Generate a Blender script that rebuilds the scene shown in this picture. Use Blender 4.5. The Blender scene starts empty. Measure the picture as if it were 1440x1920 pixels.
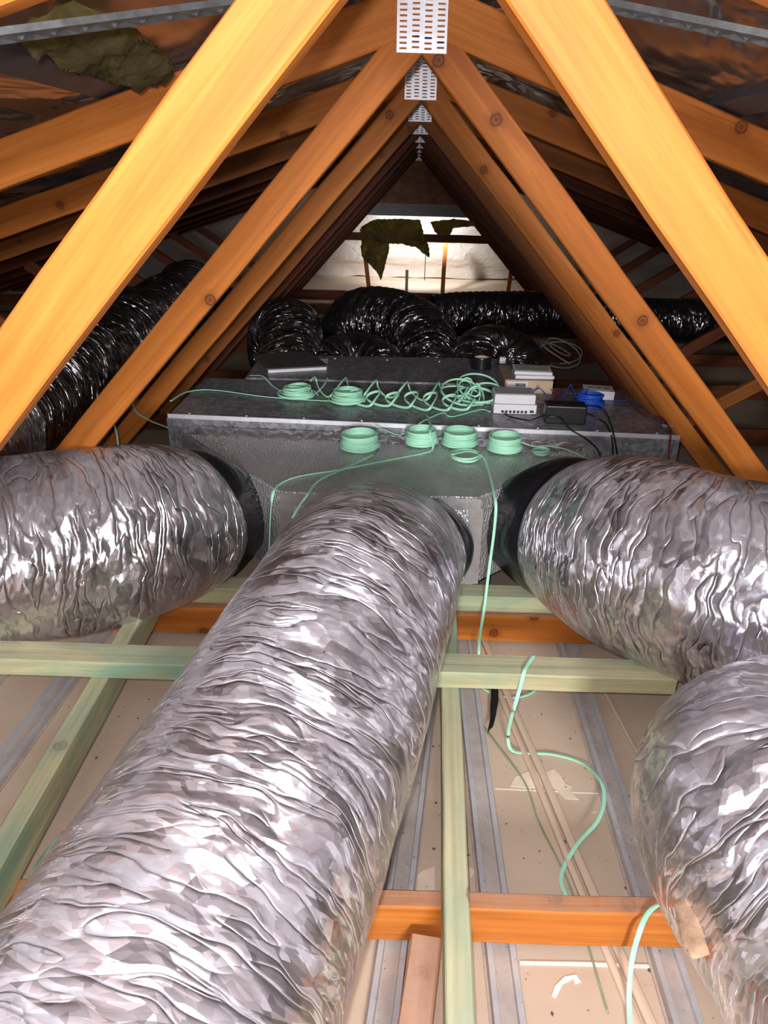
import bpy, bmesh, math, random
import numpy as np
from mathutils import Vector, Matrix

# ------------------------------------------------------------------ camera, world, lights, exposure
FOC, PCX, PCY = 1300.0, 767.0, 960.0          # focal length and principal point in pixels (1440x1920)
PITCH, ROLL, EYE = math.atan(620 / 1300), 0.028, 1.25
F = Vector((0, math.cos(PITCH), -math.sin(PITCH)))
U0 = Vector((0, math.sin(PITCH), math.cos(PITCH)))
R = Vector((1, 0, 0)) * math.cos(ROLL) + U0 * math.sin(ROLL)
U = U0 * math.cos(ROLL) - Vector((1, 0, 0)) * math.sin(ROLL)
CAM = Vector((0, 0, EYE))
scene = bpy.context.scene
COL = scene.collection
cd = bpy.data.cameras.new('camera')
cam = bpy.data.objects.new('camera', cd); COL.objects.link(cam)
cam.matrix_world = Matrix(((R.x, U.x, -F.x, 0), (R.y, U.y, -F.y, 0), (R.z, U.z, -F.z, EYE), (0, 0, 0, 1)))
cd.sensor_fit = 'VERTICAL'; cd.sensor_height = 36; cd.lens = 36 * FOC / 1920
cd.shift_x = -(PCX - 720) / 1920; cd.clip_start = 0.01
scene.camera = cam
w = bpy.data.worlds.new('world'); scene.world = w; w.use_nodes = True
w.node_tree.nodes['Background'].inputs[0].default_value = (0.75, 0.8, 1, 1)
w.node_tree.nodes['Background'].inputs[1].default_value = 0.04

def lamp(name, kind, loc, energy, col=(1, 1, 1), size=0.02, target=None, **kw):
    d = bpy.data.lights.new(name, kind); d.energy = energy; d.color = col
    if kind == 'AREA': d.size = size
    else: d.shadow_soft_size = size
    for k, v in kw.items(): setattr(d, k, v)
    o = bpy.data.objects.new(name, d); COL.objects.link(o); o.location = loc
    if target is not None:
        o.rotation_euler = (Vector(target) - Vector(loc)).to_track_quat('-Z', 'Y').to_euler()
    return o
lamp('phone_flash', 'POINT', (-0.022, -0.01, EYE + 0.03), 50, (1.0, 0.955, 0.985), 0.012)
lamp('rear_fill_light', 'AREA', (0.25, -2.8, 1.6), 158, (1.0, 0.97, 0.97), 0.5, (0.0, 2.2, 0.45))  # added soft fill behind the camera, brightens the middle distance
lamp('far_work_lamp', 'SPOT', (0.05, 8.2, 0.985), 420, (0.97, 0.98, 1.0), 0.03, (0.05, 9.7, 0.62), spot_size=1.25, spot_blend=1.0)
scene.view_settings.view_transform = 'Standard'
scene.view_settings.look = 'None'
scene.view_settings.exposure = 0.0
scene.view_settings.gamma = 1
scene.view_settings.use_curve_mapping = False

# ------------------------------------------------------------------ helpers
def ray(px, py): return F + R * ((px - PCX) / FOC) - U * ((py - PCY) / FOC)
def atY(px, py, y): d = ray(px, py); return CAM + d * (y / d.y)
def atZ(px, py, z): d = ray(px, py); return CAM + d * ((z - EYE) / d.z)
SL = 0.335                                      # roof slope
def atRoof(px, py, z0):                         # on a plane parallel to the roof slope, z0 at the ridge
    d = ray(px, py); s = -1 if px < 780 else 1  # z = z0 - SL*|x|
    return CAM + d * ((z0 - EYE) / (d.z + SL * s * d.x))

def hsh(i, j, k, seed):
    n = (i * 374761393 + j * 668265263 + k * 2147483647 + seed * 974634777) & 0xffffffff
    n = ((n ^ (n >> 13)) * 1274126177) & 0xffffffff
    return ((n ^ (n >> 16)) & 0xffffff) / float(0xffffff) * 2 - 1
def vn(x, y, z, seed=0):                        # smooth value noise in [-1, 1] for numpy arrays
    xi, yi, zi = (np.floor(a).astype(np.int64) for a in (x, y, z))
    xf, yf, zf = x - xi, y - yi, z - zi
    s = lambda t: t * t * (3 - 2 * t)
    a, b, c = s(xf), s(yf), s(zf)
    r = 0
    for dx in (0, 1):
        for dy in (0, 1):
            for dz in (0, 1):
                r = r + hsh(xi + dx, yi + dy, zi + dz, seed) * (a if dx else 1 - a) * (b if dy else 1 - b) * (c if dz else 1 - c)
    return r
def nz(p, f=1.0, seed=0):
    return float(vn(np.array([p[0] * f]), np.array([p[1] * f]), np.array([p[2] * f]), seed)[0])

def tag(o, label=None, cat=None, group=None, kind=None):
    if label: o['label'] = label
    if cat: o['category'] = cat
    if group: o['group'] = group
    if kind: o['kind'] = kind
    return o
def thing(name, loc, label, cat, group=None):
    o = bpy.data.objects.new(name, None); COL.objects.link(o); o.location = loc
    o.empty_display_size = 0.05
    return tag(o, label, cat, group)
def link(name, me, mat, parent=None, M=None, smooth=False):
    o = bpy.data.objects.new(name, me); COL.objects.link(o)
    if mat is not None and not me.materials: me.materials.append(mat)
    if smooth: me.polygons.foreach_set('use_smooth', [True] * len(me.polygons))
    M = M or Matrix()
    if parent is not None:
        o.parent = parent
        base = Matrix.Translation(parent.location)
        pp = parent.parent
        while pp is not None: base = Matrix.Translation(pp.location) @ base; pp = pp.parent
        M = base.inverted() @ M
    o.matrix_basis = M
    return o
def mesh(name, verts, faces, mat, parent=None, smooth=False, M=None, center=True):
    vs = [Vector(v) for v in verts]
    if M is None and center:                    # local origin at the mesh's own centre
        c = sum(vs, Vector()) / len(vs); vs = [v - c for v in vs]; M = Matrix.Translation(c)
    me = bpy.data.meshes.new(name); me.from_pydata([tuple(v) for v in vs], [], faces); me.update()
    return link(name, me, mat, parent, M, smooth)

def beam_mesh(name, L, a, b, ch=0.003, seg=None, jit=0.0012, seed=0, cut0=0.0, cut1=0.0):
    """timber stick along local +X from 0, width a on Y, depth b on Z (both centred), ends cut on a slant"""
    rr = random.Random(seed + int(L * 1000))
    seg = seg or max(1, int(L / 0.12))
    prof = [(-a/2+ch, -b/2), (a/2-ch, -b/2), (a/2, -b/2+ch), (a/2, b/2-ch), (a/2-ch, b/2), (-a/2+ch, b/2), (-a/2, b/2-ch), (-a/2, -b/2+ch)]
    V, Fc = [], []
    for i in range(seg + 1):
        t = i / seg
        dy, dz = rr.uniform(-jit, jit), rr.uniform(-jit, jit)
        for (y, z) in prof:
            x = L * t + (1 - t) * cut0 * z + t * cut1 * z
            V.append((x, y + dy + rr.uniform(-jit, jit) * .4, z + dz + rr.uniform(-jit, jit) * .4))
    for i in range(seg):
        for k in range(8):
            q = (k + 1) % 8
            Fc.append((i*8+k, i*8+q, (i+1)*8+q, (i+1)*8+k))
    Fc.append(tuple(reversed(range(8)))); Fc.append(tuple(range(seg*8, seg*8+8)))
    me = bpy.data.meshes.new(name); me.from_pydata(V, [], Fc); me.update()
    return me
def frame(p0, p1, up=(0, 0, 1)):
    x = (Vector(p1) - Vector(p0)).normalized(); y = Vector(up).cross(x).normalized(); z = x.cross(y)
    M = Matrix((x, y, z)).transposed().to_4x4(); M.translation = Vector(p0)
    return M
def beam(name, p0, p1, a, b, mat, parent=None, up=(0, 0, 1), **kw):
    p0, p1 = Vector(p0), Vector(p1)
    me = beam_mesh(name, (p1 - p0).length, a, b, **kw)
    return link(name, me, mat, parent, frame(p0, p1, up))
def box(name, c, s, mat, parent=None, bev=0.003, rz=0.0, seg=2):
    bm = bmesh.new(); bmesh.ops.create_cube(bm, size=1)
    for v in bm.verts: v.co = Vector((v.co.x * s[0], v.co.y * s[1], v.co.z * s[2]))
    if bev > 0: bmesh.ops.bevel(bm, geom=bm.edges[:], offset=bev, segments=seg, affect='EDGES', profile=.5)
    me = bpy.data.meshes.new(name); bm.to_mesh(me); bm.free()
    return link(name, me, mat, parent, Matrix.Translation(c) @ Matrix.Rotation(rz, 4, 'Z'), False)
def catmull(pts, n):
    P = np.array([tuple(p) for p in pts], float); P = np.vstack([2*P[0]-P[1], P, 2*P[-1]-P[-2]])
    out = []
    m = len(P) - 3
    for i in range(m):
        p0, p1, p2, p3 = P[i:i+4]
        for t in np.linspace(0, 1, n, endpoint=False):
            out.append(.5*((2*p1)+(-p0+p2)*t+(2*p0-5*p1+4*p2-p3)*t*t+(-p0+3*p1-3*p2+p3)*t**3))
    out.append(P[-2]); return np.array(out)
def resample(P, step):
    d = np.r_[0, np.cumsum(np.linalg.norm(np.diff(P[:, :3], axis=0), axis=1))]
    n = max(3, int(d[-1] / step) + 1); s = np.linspace(0, d[-1], n)
    return np.stack([np.interp(s, d, P[:, k]) for k in range(P.shape[1])], 1), s
def ribbon(name, pts, wd, th, mat, parent=None, up=(0, 0, 1), n=10, step=0.008, round_=False, smoothpath=True):
    """cable: flat (wd across, th thick along up) or round, swept along pts"""
    P = catmull(pts, n) if smoothpath else np.array([tuple(p) for p in pts], float)
    P, s = resample(P, step)
    T = np.gradient(P, axis=0); T /= np.linalg.norm(T, axis=1)[:, None] + 1e-12
    up = np.array(up, float)
    if round_: prof = [(math.cos(a)*wd/2, math.sin(a)*wd/2) for a in np.linspace(0, 2*math.pi, 8, endpoint=False)]
    else: prof = [(-wd/2, -th*.25), (-wd*.4, -th/2), (wd*.4, -th/2), (wd/2, -th*.25), (wd/2, th*.25), (wd*.4, th/2), (-wd*.4, th/2), (-wd/2, th*.25)]
    V, Fc = [], []; prev = None
    for i in range(len(P)):
        S = np.cross(T[i], up)
        if np.linalg.norm(S) < .15: S = prev if prev is not None else np.cross(T[i], (0.3, 1, 0.1))
        S = S / np.linalg.norm(S)
        if prev is not None:
            if np.dot(S, prev) < 0 and round_: S = -S
            S = S * .35 + prev * .65 if np.dot(S, prev) > 0 else S * .35 - prev * .65 if False else S
            S /= np.linalg.norm(S)
        prev = S; N = np.cross(S, T[i]); N /= np.linalg.norm(N) + 1e-12
        for a, b in prof: V.append(tuple(P[i] + S * a + N * b))
    k = 8
    for i in range(len(P) - 1):
        for j in range(k):
            q = (j + 1) % k
            Fc.append((i*k+j, i*k+q, (i+1)*k+q, (i+1)*k+j))
    Fc.append(tuple(reversed(range(k)))); Fc.append(tuple(range((len(P)-1)*k, len(P)*k)))
    return mesh(name, V, Fc, mat, parent, smooth=True)

def tube(name, path, mat, parent=None, nr=150, step=0.008, amp=1.0, seed=0, slant=2.0, ribs=0.0, ribf=22, fine=1.0, caps=True, twist0=0.0):
    """duct sleeve: path rows are x,y,z,width,height; wrinkled foil surface; UV in metres"""
    P, s = resample(catmull(path, 12), step)
    C = P[:, :3]; T = np.gradient(C, axis=0); T /= np.linalg.norm(T, axis=1)[:, None]
    S = np.cross(T, (0, 0, 1.0)); S /= np.linalg.norm(S, axis=1)[:, None]
    Nn = np.cross(S, T)
    th = np.linspace(0, 2*math.pi, nr, endpoint=False) - math.pi / 2
    ct, st = np.cos(th)[None, :], np.sin(th)[None, :]
    wv, hv = P[:, 3:4] / 2, P[:, 4:5] / 2
    u = s[:, None] + 0 * ct
    ang = th[None, :] + 0 * u
    rm = float(np.mean(wv))
    uu = u + 0.035 * slant * (np.sin(ang) + .5 * np.cos(ang * 2 + 1)) * .5 + 0.02 * vn(u * 5, np.cos(ang) * 1.5, np.sin(ang) * 1.5, seed + 9)
    X, Y_ = np.cos(ang) * rm, np.sin(ang) * rm
    warp = .5 * vn(u * 6, X * 9, Y_ * 9, seed + 3)
    n1 = vn(uu * 17 + warp, X * 5, Y_ * 5, seed + 1)
    n2 = vn(uu * 36 + warp, X * 9 + 3, Y_ * 9, seed + 2)
    n3 = vn(uu * 80 + warp * 3, X * 30 + 3, Y_ * 30, seed + 5)
    low = vn(u * 5, X * 5, Y_ * 5, seed + 4)
    tri = lambda a: 1 - 2 * np.abs(a)
    msk = np.clip(.5 + .9 * vn(u * 7 + 3, X * 6, Y_ * 6, seed + 7), 0, 1)
    c1 = np.clip(tri(n1), 0, 1) ** 2; c2 = np.clip(tri(n2), 0, 1) ** 2
    d = amp * (0.010 * low + 0.0024 * c1 * msk + 0.0010 * c2 * (1.1 - msk) + 0.0008 * fine * tri(n3))
    if ribs: d = d + ribs * (np.abs(np.sin(uu * ribf * math.pi)) - .6)
    endf = np.minimum(1, np.minimum(u, s[-1] - u) / 0.03)
    d = d * (.25 + .75 * endf)
    Pos = C[:, None, :] + S[:, None, :] * ((wv + d) * ct)[:, :, None] + Nn[:, None, :] * ((hv + d) * st)[:, :, None]
    n = len(P)
    V = Pos.reshape(-1, 3); c0 = V.mean(axis=0); V = V - c0
    i = np.arange(n - 1)[:, None]; j = np.arange(nr)[None, :]; q = (j + 1) % nr
    Fa = np.stack([i*nr+j, i*nr+q, (i+1)*nr+q, (i+1)*nr+j], -1).reshape(-1, 4)
    me = bpy.data.meshes.new(name); me.from_pydata(V.tolist(), [], Fa.tolist())
    uv = me.uv_layers.new(name='UVMap')
    jj = np.broadcast_to(j, (n-1, nr)); ii = np.broadcast_to(i, (n-1, nr))
    cu = lambda a: s[a]; cv = lambda b: b / nr * 2 * math.pi * rm
    UV = np.stack([np.stack([cu(ii), cv(jj)], -1), np.stack([cu(ii), cv(jj+1)], -1), np.stack([cu(ii+1), cv(jj+1)], -1), np.stack([cu(ii+1), cv(jj)], -1)], -2)
    uv.data.foreach_set('uv', UV.reshape(-1).astype(np.float32)); me.update()
    return link(name, me, mat, parent, Matrix.Translation(tuple(c0)), True)

# ------------------------------------------------------------------ materials
def newmat(name):
    m = bpy.data.materials.new(name); m.use_nodes = True
    nt = m.node_tree; b = nt.nodes['Principled BSDF']
    return m, nt, b
def nd(nt, t, **kw):
    n = nt.nodes.new(t)
    for k, v in kw.items():
        if k in n.inputs.keys(): n.inputs[k].default_value = v
        else: setattr(n, k, v)
    return n
def ramp(nt, src, stops):
    r = nt.nodes.new('ShaderNodeValToRGB'); e = r.color_ramp.elements
    while len(e) < len(stops): e.new(.5)
    for i, (p, c) in enumerate(stops):
        e[i].position = p; e[i].color = (*c, 1) if len(c) == 3 else c
    nt.links.new(src, r.inputs[0]); return r
def math_(nt, op, a, b=None):
    m = nt.nodes.new('ShaderNodeMath'); m.operation = op
    for i, v in enumerate((a, b)):
        if v is None: continue
        if isinstance(v, (int, float)): m.inputs[i].default_value = v
        else: nt.links.new(v, m.inputs[i])
    return m.outputs[0]
def mixc(nt, fac, a, b, mode='MIX'):
    m = nt.nodes.new('ShaderNodeMix'); m.data_type = 'RGBA'; m.blend_type = mode
    for k, v in ((0, fac), (6, a), (7, b)):
        if isinstance(v, (int, float)): m.inputs[k].default_value = v
        elif isinstance(v, tuple): m.inputs[k].default_value = (*v, 1)
        else: nt.links.new(v, m.inputs[k])
    return m.outputs[2]
def coords(nt, scale=(1, 1, 1), rnd=True, kind='Object'):
    tc = nt.nodes.new('ShaderNodeTexCoord'); mp = nt.nodes.new('ShaderNodeMapping')
    mp.inputs['Scale'].default_value = scale
    nt.links.new(tc.outputs[kind], mp.inputs['Vector'])
    if rnd:
        oi = nt.nodes.new('ShaderNodeObjectInfo')
        v = nt.nodes.new('ShaderNodeVectorMath'); v.operation = 'SCALE'
        v.inputs[0].default_value = (7.1, 3.3, 5.7); nt.links.new(oi.outputs['Random'], v.inputs['Scale'])
        nt.links.new(v.outputs[0], mp.inputs['Location'])
    return mp.outputs[0]
def noise(nt, vec, scale, detail=4, rough=.5, dist=0.0, out='Fac'):
    n = nt.nodes.new('ShaderNodeTexNoise'); nt.links.new(vec, n.inputs['Vector'])
    n.inputs['Scale'].default_value = scale; n.inputs['Detail'].default_value = detail
    n.inputs['Roughness'].default_value = rough; n.inputs['Distortion'].default_value = dist
    return n.outputs[out]
def bump(nt, b, h, strength=.3, dist=.002, prev=None):
    n = nt.nodes.new('ShaderNodeBump'); n.inputs['Strength'].default_value = strength; n.inputs['Distance'].default_value = dist
    nt.links.new(h, n.inputs['Height'])
    if prev is not None: nt.links.new(prev, n.inputs['Normal'])
    nt.links.new(n.outputs[0], b.inputs['Normal']); return n.outputs[0]

def wood(name, c1, c2, c3, knot=(0.12, 0.03, 0.01), rough=.55, stain=None, knots=0.7, dust=.75, dustc=(.46, .27, .18)):
    m, nt, b = newmat(name)
    g = coords(nt, (1.1, 16, 16))
    n1 = noise(nt, g, 1.6, 5, .6, 1.2)
    base = ramp(nt, n1, [(.25, c1), (.52, c2), (.78, c3)]).outputs[0]
    g2 = coords(nt, (3, 120, 120)); n2 = noise(nt, g2, 1.0, 3, .6)
    f2 = ramp(nt, n2, [(.35, (.72, .72, .72)), (.65, (1, 1, 1))]).outputs[0]
    base = mixc(nt, .55, base, f2, 'MULTIPLY')
    # growth lines that wander round the knots
    sp = nt.nodes.new('ShaderNodeSeparateXYZ'); nt.links.new(coords(nt, (7, 7, 7)), sp.inputs[0])
    cb = nt.nodes.new('ShaderNodeCombineXYZ'); nt.links.new(sp.outputs[0], cb.inputs[0]); nt.links.new(math_(nt, 'ADD', sp.outputs[1], sp.outputs[2]), cb.inputs[1])
    vo = nt.nodes.new('ShaderNodeTexVoronoi'); vo.voronoi_dimensions = '2D'; vo.inputs['Scale'].default_value = 1.0
    nt.links.new(cb.outputs[0], vo.inputs['Vector'])
    sc_ = nt.nodes.new('ShaderNodeSeparateColor'); nt.links.new(vo.outputs['Color'], sc_.inputs[0])
    gate = math_(nt, 'GREATER_THAN', sc_.outputs[0], .66)
    kd = math_(nt, 'ADD', vo.outputs['Distance'], math_(nt, 'MULTIPLY', noise(nt, coords(nt), 60, 2), .05))
    wv = nt.nodes.new('ShaderNodeTexWave'); wv.bands_direction = 'Y'
    g3 = coords(nt, (.7, 18, 18)); nt.links.new(g3, wv.inputs['Vector'])
    wv.inputs['Scale'].default_value = .55; wv.inputs['Distortion'].default_value = 5; wv.inputs['Detail'].default_value = 2
    wv.inputs['Detail Scale'].default_value = .7
    wl = ramp(nt, wv.outputs['Fac'], [(0, (.70, .62, .55)), (.35, (1, 1, 1)), (1, (1, 1, 1))]).outputs[0]
    base = mixc(nt, .5, base, wl, 'MULTIPLY')
    km = ramp(nt, kd, [(.055, (.8, .8, .8)), (.075, (.45, .45, .45)), (.10, (1, 1, 1)), (.13, (.25, .25, .25)), (.24, (0, 0, 0))]).outputs[0]
    base = mixc(nt, math_(nt, 'MULTIPLY', math_(nt, 'MULTIPLY', km, knots), gate), base, knot)
    if stain:
        g4 = coords(nt, (2.2, 6, 6)); s = noise(nt, g4, 1.3, 4, .6, .6)
        sm = ramp(nt, s, [(.45, (0, 0, 0)), (.68, (1, 1, 1))]).outputs[0]
        base = mixc(nt, math_(nt, 'MULTIPLY', sm, .75), base, stain)
    # fine dark pitch checks along the grain
    g5 = coords(nt, (2.5, 70, 70)); n5 = noise(nt, g5, 1.0, 2, .5, .4)
    ck = ramp(nt, n5, [(.70, (0, 0, 0)), (.76, (.6, .6, .6))]).outputs[0]
    base = mixc(nt, math_(nt, 'MULTIPLY', ck, .6), base, knot)
    # dust settled on faces that look up
    geo = nt.nodes.new('ShaderNodeNewGeometry'); sx = nt.nodes.new('ShaderNodeSeparateXYZ'); nt.links.new(geo.outputs['Normal'], sx.inputs[0])
    up = nt.nodes.new('ShaderNodeMapRange'); up.inputs[1].default_value = .8; up.inputs[2].default_value = .98; nt.links.new(sx.outputs['Z'], up.inputs[0])
    dn = ramp(nt, noise(nt, coords(nt), 22, 5, .7), [(.35, (.5, .5, .5)), (.6, (1, 1, 1))]).outputs[0]
    base = mixc(nt, math_(nt, 'MULTIPLY', math_(nt, 'MULTIPLY', up.outputs[0], dn), dust), base, dustc)
    nt.links.new(base, b.inputs['Base Color']); b.inputs['Roughness'].default_value = rough
    b.inputs['Specular IOR Level'].default_value = .2
    bump(nt, b, n2, .5, .002)
    return m
M = {}
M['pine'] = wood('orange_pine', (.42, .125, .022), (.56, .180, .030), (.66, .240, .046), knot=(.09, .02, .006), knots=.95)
M['pine_half_shade'] = wood('half_shaded_pine', (.28, .09, .022), (.38, .13, .032), (.48, .18, .05))  # same pine, colour darkened for the weaker light farther back
M['pine_full_shade'] = wood('full_shaded_pine', (.12, .032, .014), (.18, .052, .022), (.25, .08, .03), dust=.2)  # deep shade put into the pine colour for the distant timbers
M['treated'] = wood('green_treated_pine', (.36, .38, .23), (.54, .52, .31), (.70, .64, .38), knot=(.10, .07, .05), stain=(.17, .36, .26), knots=.9, dust=.3, dustc=(.50, .47, .34))
M['rough'] = wood('rough_pinkish_pine', (.40, .20, .11), (.52, .28, .17), (.60, .34, .22), dust=.9, dustc=(.56, .35, .25))
M['pale_wood'] = wood('pale_pine_strip', (.62, .46, .33), (.74, .58, .43), (.82, .67, .50), knots=.1, dust=.4, dustc=(.72, .57, .44))

def foil(name, tint=(.80, .78, .83), dust=.5, rmin=.16, bumpd=.004, sc=1.0, dustcol=(.44, .42, .46), amp=1.0):
    m, nt, b = newmat(name)
    uv = coords(nt, (1, 1, 1), True, 'UV')
    wn = nt.nodes.new('ShaderNodeTexNoise'); wn.inputs['Scale'].default_value = 9; wn.inputs['Detail'].default_value = 2; nt.links.new(uv, wn.inputs['Vector'])
    wa = nt.nodes.new('ShaderNodeVectorMath'); wa.operation = 'MULTIPLY_ADD'; nt.links.new(wn.outputs['Color'], wa.inputs[0]); wa.inputs[1].default_value = (.05, .05, 0); nt.links.new(uv, wa.inputs[2])
    def facets(sx, sy, rot, seed):              # flat tilted facets: crumpled sheet
        mp = nt.nodes.new('ShaderNodeMapping'); mp.inputs['Scale'].default_value = (sx * sc, sy * sc, 1)
        mp.inputs['Rotation'].default_value = (0, 0, rot); mp.inputs['Location'].default_value = (seed, seed * 2, 0)
        nt.links.new(wa.outputs[0], mp.inputs['Vector'])
        v = nt.nodes.new('ShaderNodeTexVoronoi'); v.voronoi_dimensions = '2D'; v.inputs['Scale'].default_value = 1; nt.links.new(mp.outputs[0], v.inputs['Vector'])
        dl = nt.nodes.new('ShaderNodeVectorMath'); dl.operation = 'SUBTRACT'; nt.links.new(mp.outputs[0], dl.inputs[0]); nt.links.new(v.outputs['Position'], dl.inputs[1])
        cc = nt.nodes.new('ShaderNodeVectorMath'); cc.operation = 'SUBTRACT'; nt.links.new(v.outputs['Color'], cc.inputs[0]); cc.inputs[1].default_value = (.5, .5, .5)
        dt = nt.nodes.new('ShaderNodeVectorMath'); dt.operation = 'DOT_PRODUCT'; nt.links.new(dl.outputs[0], dt.inputs[0]); nt.links.new(cc.outputs[0], dt.inputs[1])
        return dt.outputs['Value']
    def crease(sx, sy, rot, pw, det=1):         # thin sharp raised lines
        mp = nt.nodes.new('ShaderNodeMapping'); mp.inputs['Scale'].default_value = (sx * sc, sy * sc, 1); mp.inputs['Rotation'].default_value = (0, 0, rot)
        nt.links.new(wa.outputs[0], mp.inputs['Vector'])
        n = noise(nt, mp.outputs[0], 1.0, det, .5, .6)
        r = math_(nt, 'SUBTRACT', 1.0, math_(nt, 'MULTIPLY', math_(nt, 'ABSOLUTE', math_(nt, 'SUBTRACT', n, .5)), 4.0))
        return math_(nt, 'POWER', math_(nt, 'MAXIMUM', r, 0.0), pw)
    h = math_(nt, 'MULTIPLY', facets(20, 6, .30, 1), 2.6)
    h = math_(nt, 'ADD', h, math_(nt, 'MULTIPLY', facets(36, 10, .02, 9), 1.9))
    h = math_(nt, 'ADD', h, math_(nt, 'MULTIPLY', facets(70, 22, -.25, 3), 1.1))
    h = math_(nt, 'ADD', h, math_(nt, 'MULTIPLY', facets(140, 60, .4, 5), .35))
    h = math_(nt, 'ADD', h, math_(nt, 'MULTIPLY', crease(16, 2.2, .22, 9.0), .38))
    h = math_(nt, 'ADD', h, math_(nt, 'MULTIPLY', crease(30, 5, -.25, 9.0), .30))
    bump(nt, b, h, 1.0, bumpd * amp)
    # settled dust: lies on faces that look up, patchy
    geo = nt.nodes.new('ShaderNodeNewGeometry'); sx = nt.nodes.new('ShaderNodeSeparateXYZ'); nt.links.new(geo.outputs['Normal'], sx.inputs[0])
    up = nt.nodes.new('ShaderNodeMapRange'); up.inputs[1].default_value = .15; up.inputs[2].default_value = .95
    nt.links.new(sx.outputs['Z'], up.inputs[0])
    pn = noise(nt, coords(nt, (1, 1, 1)), 5, 6, .65)
    pr = ramp(nt, pn, [(.3, (.45, .45, .45)), (.65, (1, 1, 1))]).outputs[0]
    df = math_(nt, 'MULTIPLY', math_(nt, 'MULTIPLY', up.outputs[0], pr), dust)
    df = math_(nt, 'ADD', df, dust * .12)
    tn = noise(nt, coords(nt, (1, 1, 1)), 14, 3, .6)
    col = ramp(nt, tn, [(.3, tuple(c * .82 for c in tint)), (.7, tint)]).outputs[0]
    nt.links.new(col, b.inputs['Base Color']); b.inputs['Metallic'].default_value = 1
    rg = nt.nodes.new('ShaderNodeMapRange'); nt.links.new(pn, rg.inputs[0]); rg.inputs[3].default_value = rmin; rg.inputs[4].default_value = rmin + .16
    nt.links.new(rg.outputs[0], b.inputs['Roughness'])
    d = nt.nodes.new('ShaderNodeBsdfPrincipled'); d.inputs['Base Color'].default_value = (*dustcol, 1); d.inputs['Roughness'].default_value = .75
    bn = [n for n in nt.nodes if n.type == 'BUMP'][0]; nt.links.new(bn.outputs[0], d.inputs['Normal'])
    mx = nt.nodes.new('ShaderNodeMixShader'); nt.links.new(df, mx.inputs[0]); nt.links.new(b.outputs[0], mx.inputs[1]); nt.links.new(d.outputs[0], mx.inputs[2])
    out = [n for n in nt.nodes if n.type == 'OUTPUT_MATERIAL'][0]; nt.links.new(mx.outputs[0], out.inputs[0])
    return m
M['foil'] = foil('crinkled_silver_foil', bumpd=.0105, rmin=.20, dust=.6)
M['foil_dark'] = foil('dark_glossy_foil', tint=(.30, .29, .31), dust=.10, rmin=.13, bumpd=.014, dustcol=(.14, .13, .13))

def simple(name, col, rough=.5, metal=0.0, nscale=20, var=.15, bumps=0.0, bdist=.001, spec=.5, detail=4, bscale=None):
    m, nt, b = newmat(name)
    v = coords(nt); n = noise(nt, v, nscale, detail, .6)
    c = ramp(nt, n, [(.3, tuple(x * (1 - var) for x in col)), (.7, tuple(min(1, x * (1 + var)) for x in col))]).outputs[0]
    nt.links.new(c, b.inputs['Base Color']); b.inputs['Roughness'].default_value = rough; b.inputs['Metallic'].default_value = metal
    b.inputs['Specular IOR Level'].default_value = spec
    if bumps: bump(nt, b, noise(nt, v, bscale or nscale, 4, .6), bumps, bdist)
    return m
M['black_tape'] = simple('black_tape', (.012, .012, .016), .28, nscale=30, bumps=.5, bdist=.003)
M['black_plastic'] = simple('black_plastic', (.012, .012, .013), .35)
M['white_plastic'] = simple('white_plastic', (.80, .80, .84), .4, var=.04)
M['grey_plastic'] = simple('grey_label_plastic', (.45, .45, .47), .35, var=.1)
M['card'] = simple('brown_cardboard', (.55, .42, .28), .7, var=.08)
M['card_top'] = simple('grey_brown_cardboard', (.30, .24, .19), .7, var=.1)
M['paper'] = simple('white_paper', (.82, .82, .84), .6, var=.04)
M['ink'] = simple('dark_ink', (.03, .03, .03), .6)
M['green_cable'] = simple('mint_green_cable', (.43, .86, .62), .45, var=.06)
M['blue_cable'] = simple('blue_cable', (.02, .10, .62), .35, var=.08)
M['red_cable'] = simple('dark_red_cable', (.28, .015, .03), .4)
M['black_cable'] = simple('black_cable', (.01, .01, .012), .35)
M['grey_cable'] = simple('grey_cable', (.35, .33, .31), .5)
M['tray'] = simple('dark_grey_plastic_tray', (.085, .08, .085), .45, var=.15)
M['galv_strap'] = simple('galvanised_strap', (.22, .24, .25), .38, .8, nscale=60, var=.3)
M['batten_metal'] = simple('grey_steel_batten', (.10, .10, .11), .5, .4, nscale=12, var=.2)
def channel_mat():
    m, nt, b = newmat('dusty_galvanised_channel'); v = coords(nt)
    sx = nt.nodes.new('ShaderNodeSeparateXYZ'); tc = nt.nodes.new('ShaderNodeTexCoord'); nt.links.new(tc.outputs['Object'], sx.inputs[0])
    z = ramp(nt, math_(nt, 'MULTIPLY', sx.outputs['Z'], 40.0), [(.50, (1, 1, 1)), (.60, (0, 0, 0))]).outputs[0]   # grit gathers in the low trough
    n = noise(nt, v, 18, 6, .7)
    g = ramp(nt, n, [(.3, (.44, .44, .46)), (.7, (.58, .58, .60))]).outputs[0]
    du = ramp(nt, n, [(.3, (.40, .32, .27)), (.7, (.58, .49, .41))]).outputs[0]
    c = mixc(nt, math_(nt, 'MULTIPLY', z, .8), g, du)
    sp = noise(nt, v, 110, 3, .6); c = mixc(nt, ramp(nt, sp, [(.66, (0, 0, 0)), (.72, (.8, .8, .8))]).outputs[0], c, (.14, .09, .06))
    nt.links.new(c, b.inputs['Base Color']); b.inputs['Roughness'].default_value = .55; b.inputs['Metallic'].default_value = .15
    return m
M['channel'] = channel_mat()
M['plate'] = simple('galvanised_nail_plate', (.80, .81, .86), .42, .5, nscale=40, var=.08)
M['plug'] = simple('crumb', (.10, .07, .05), .8, var=.5)
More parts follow.
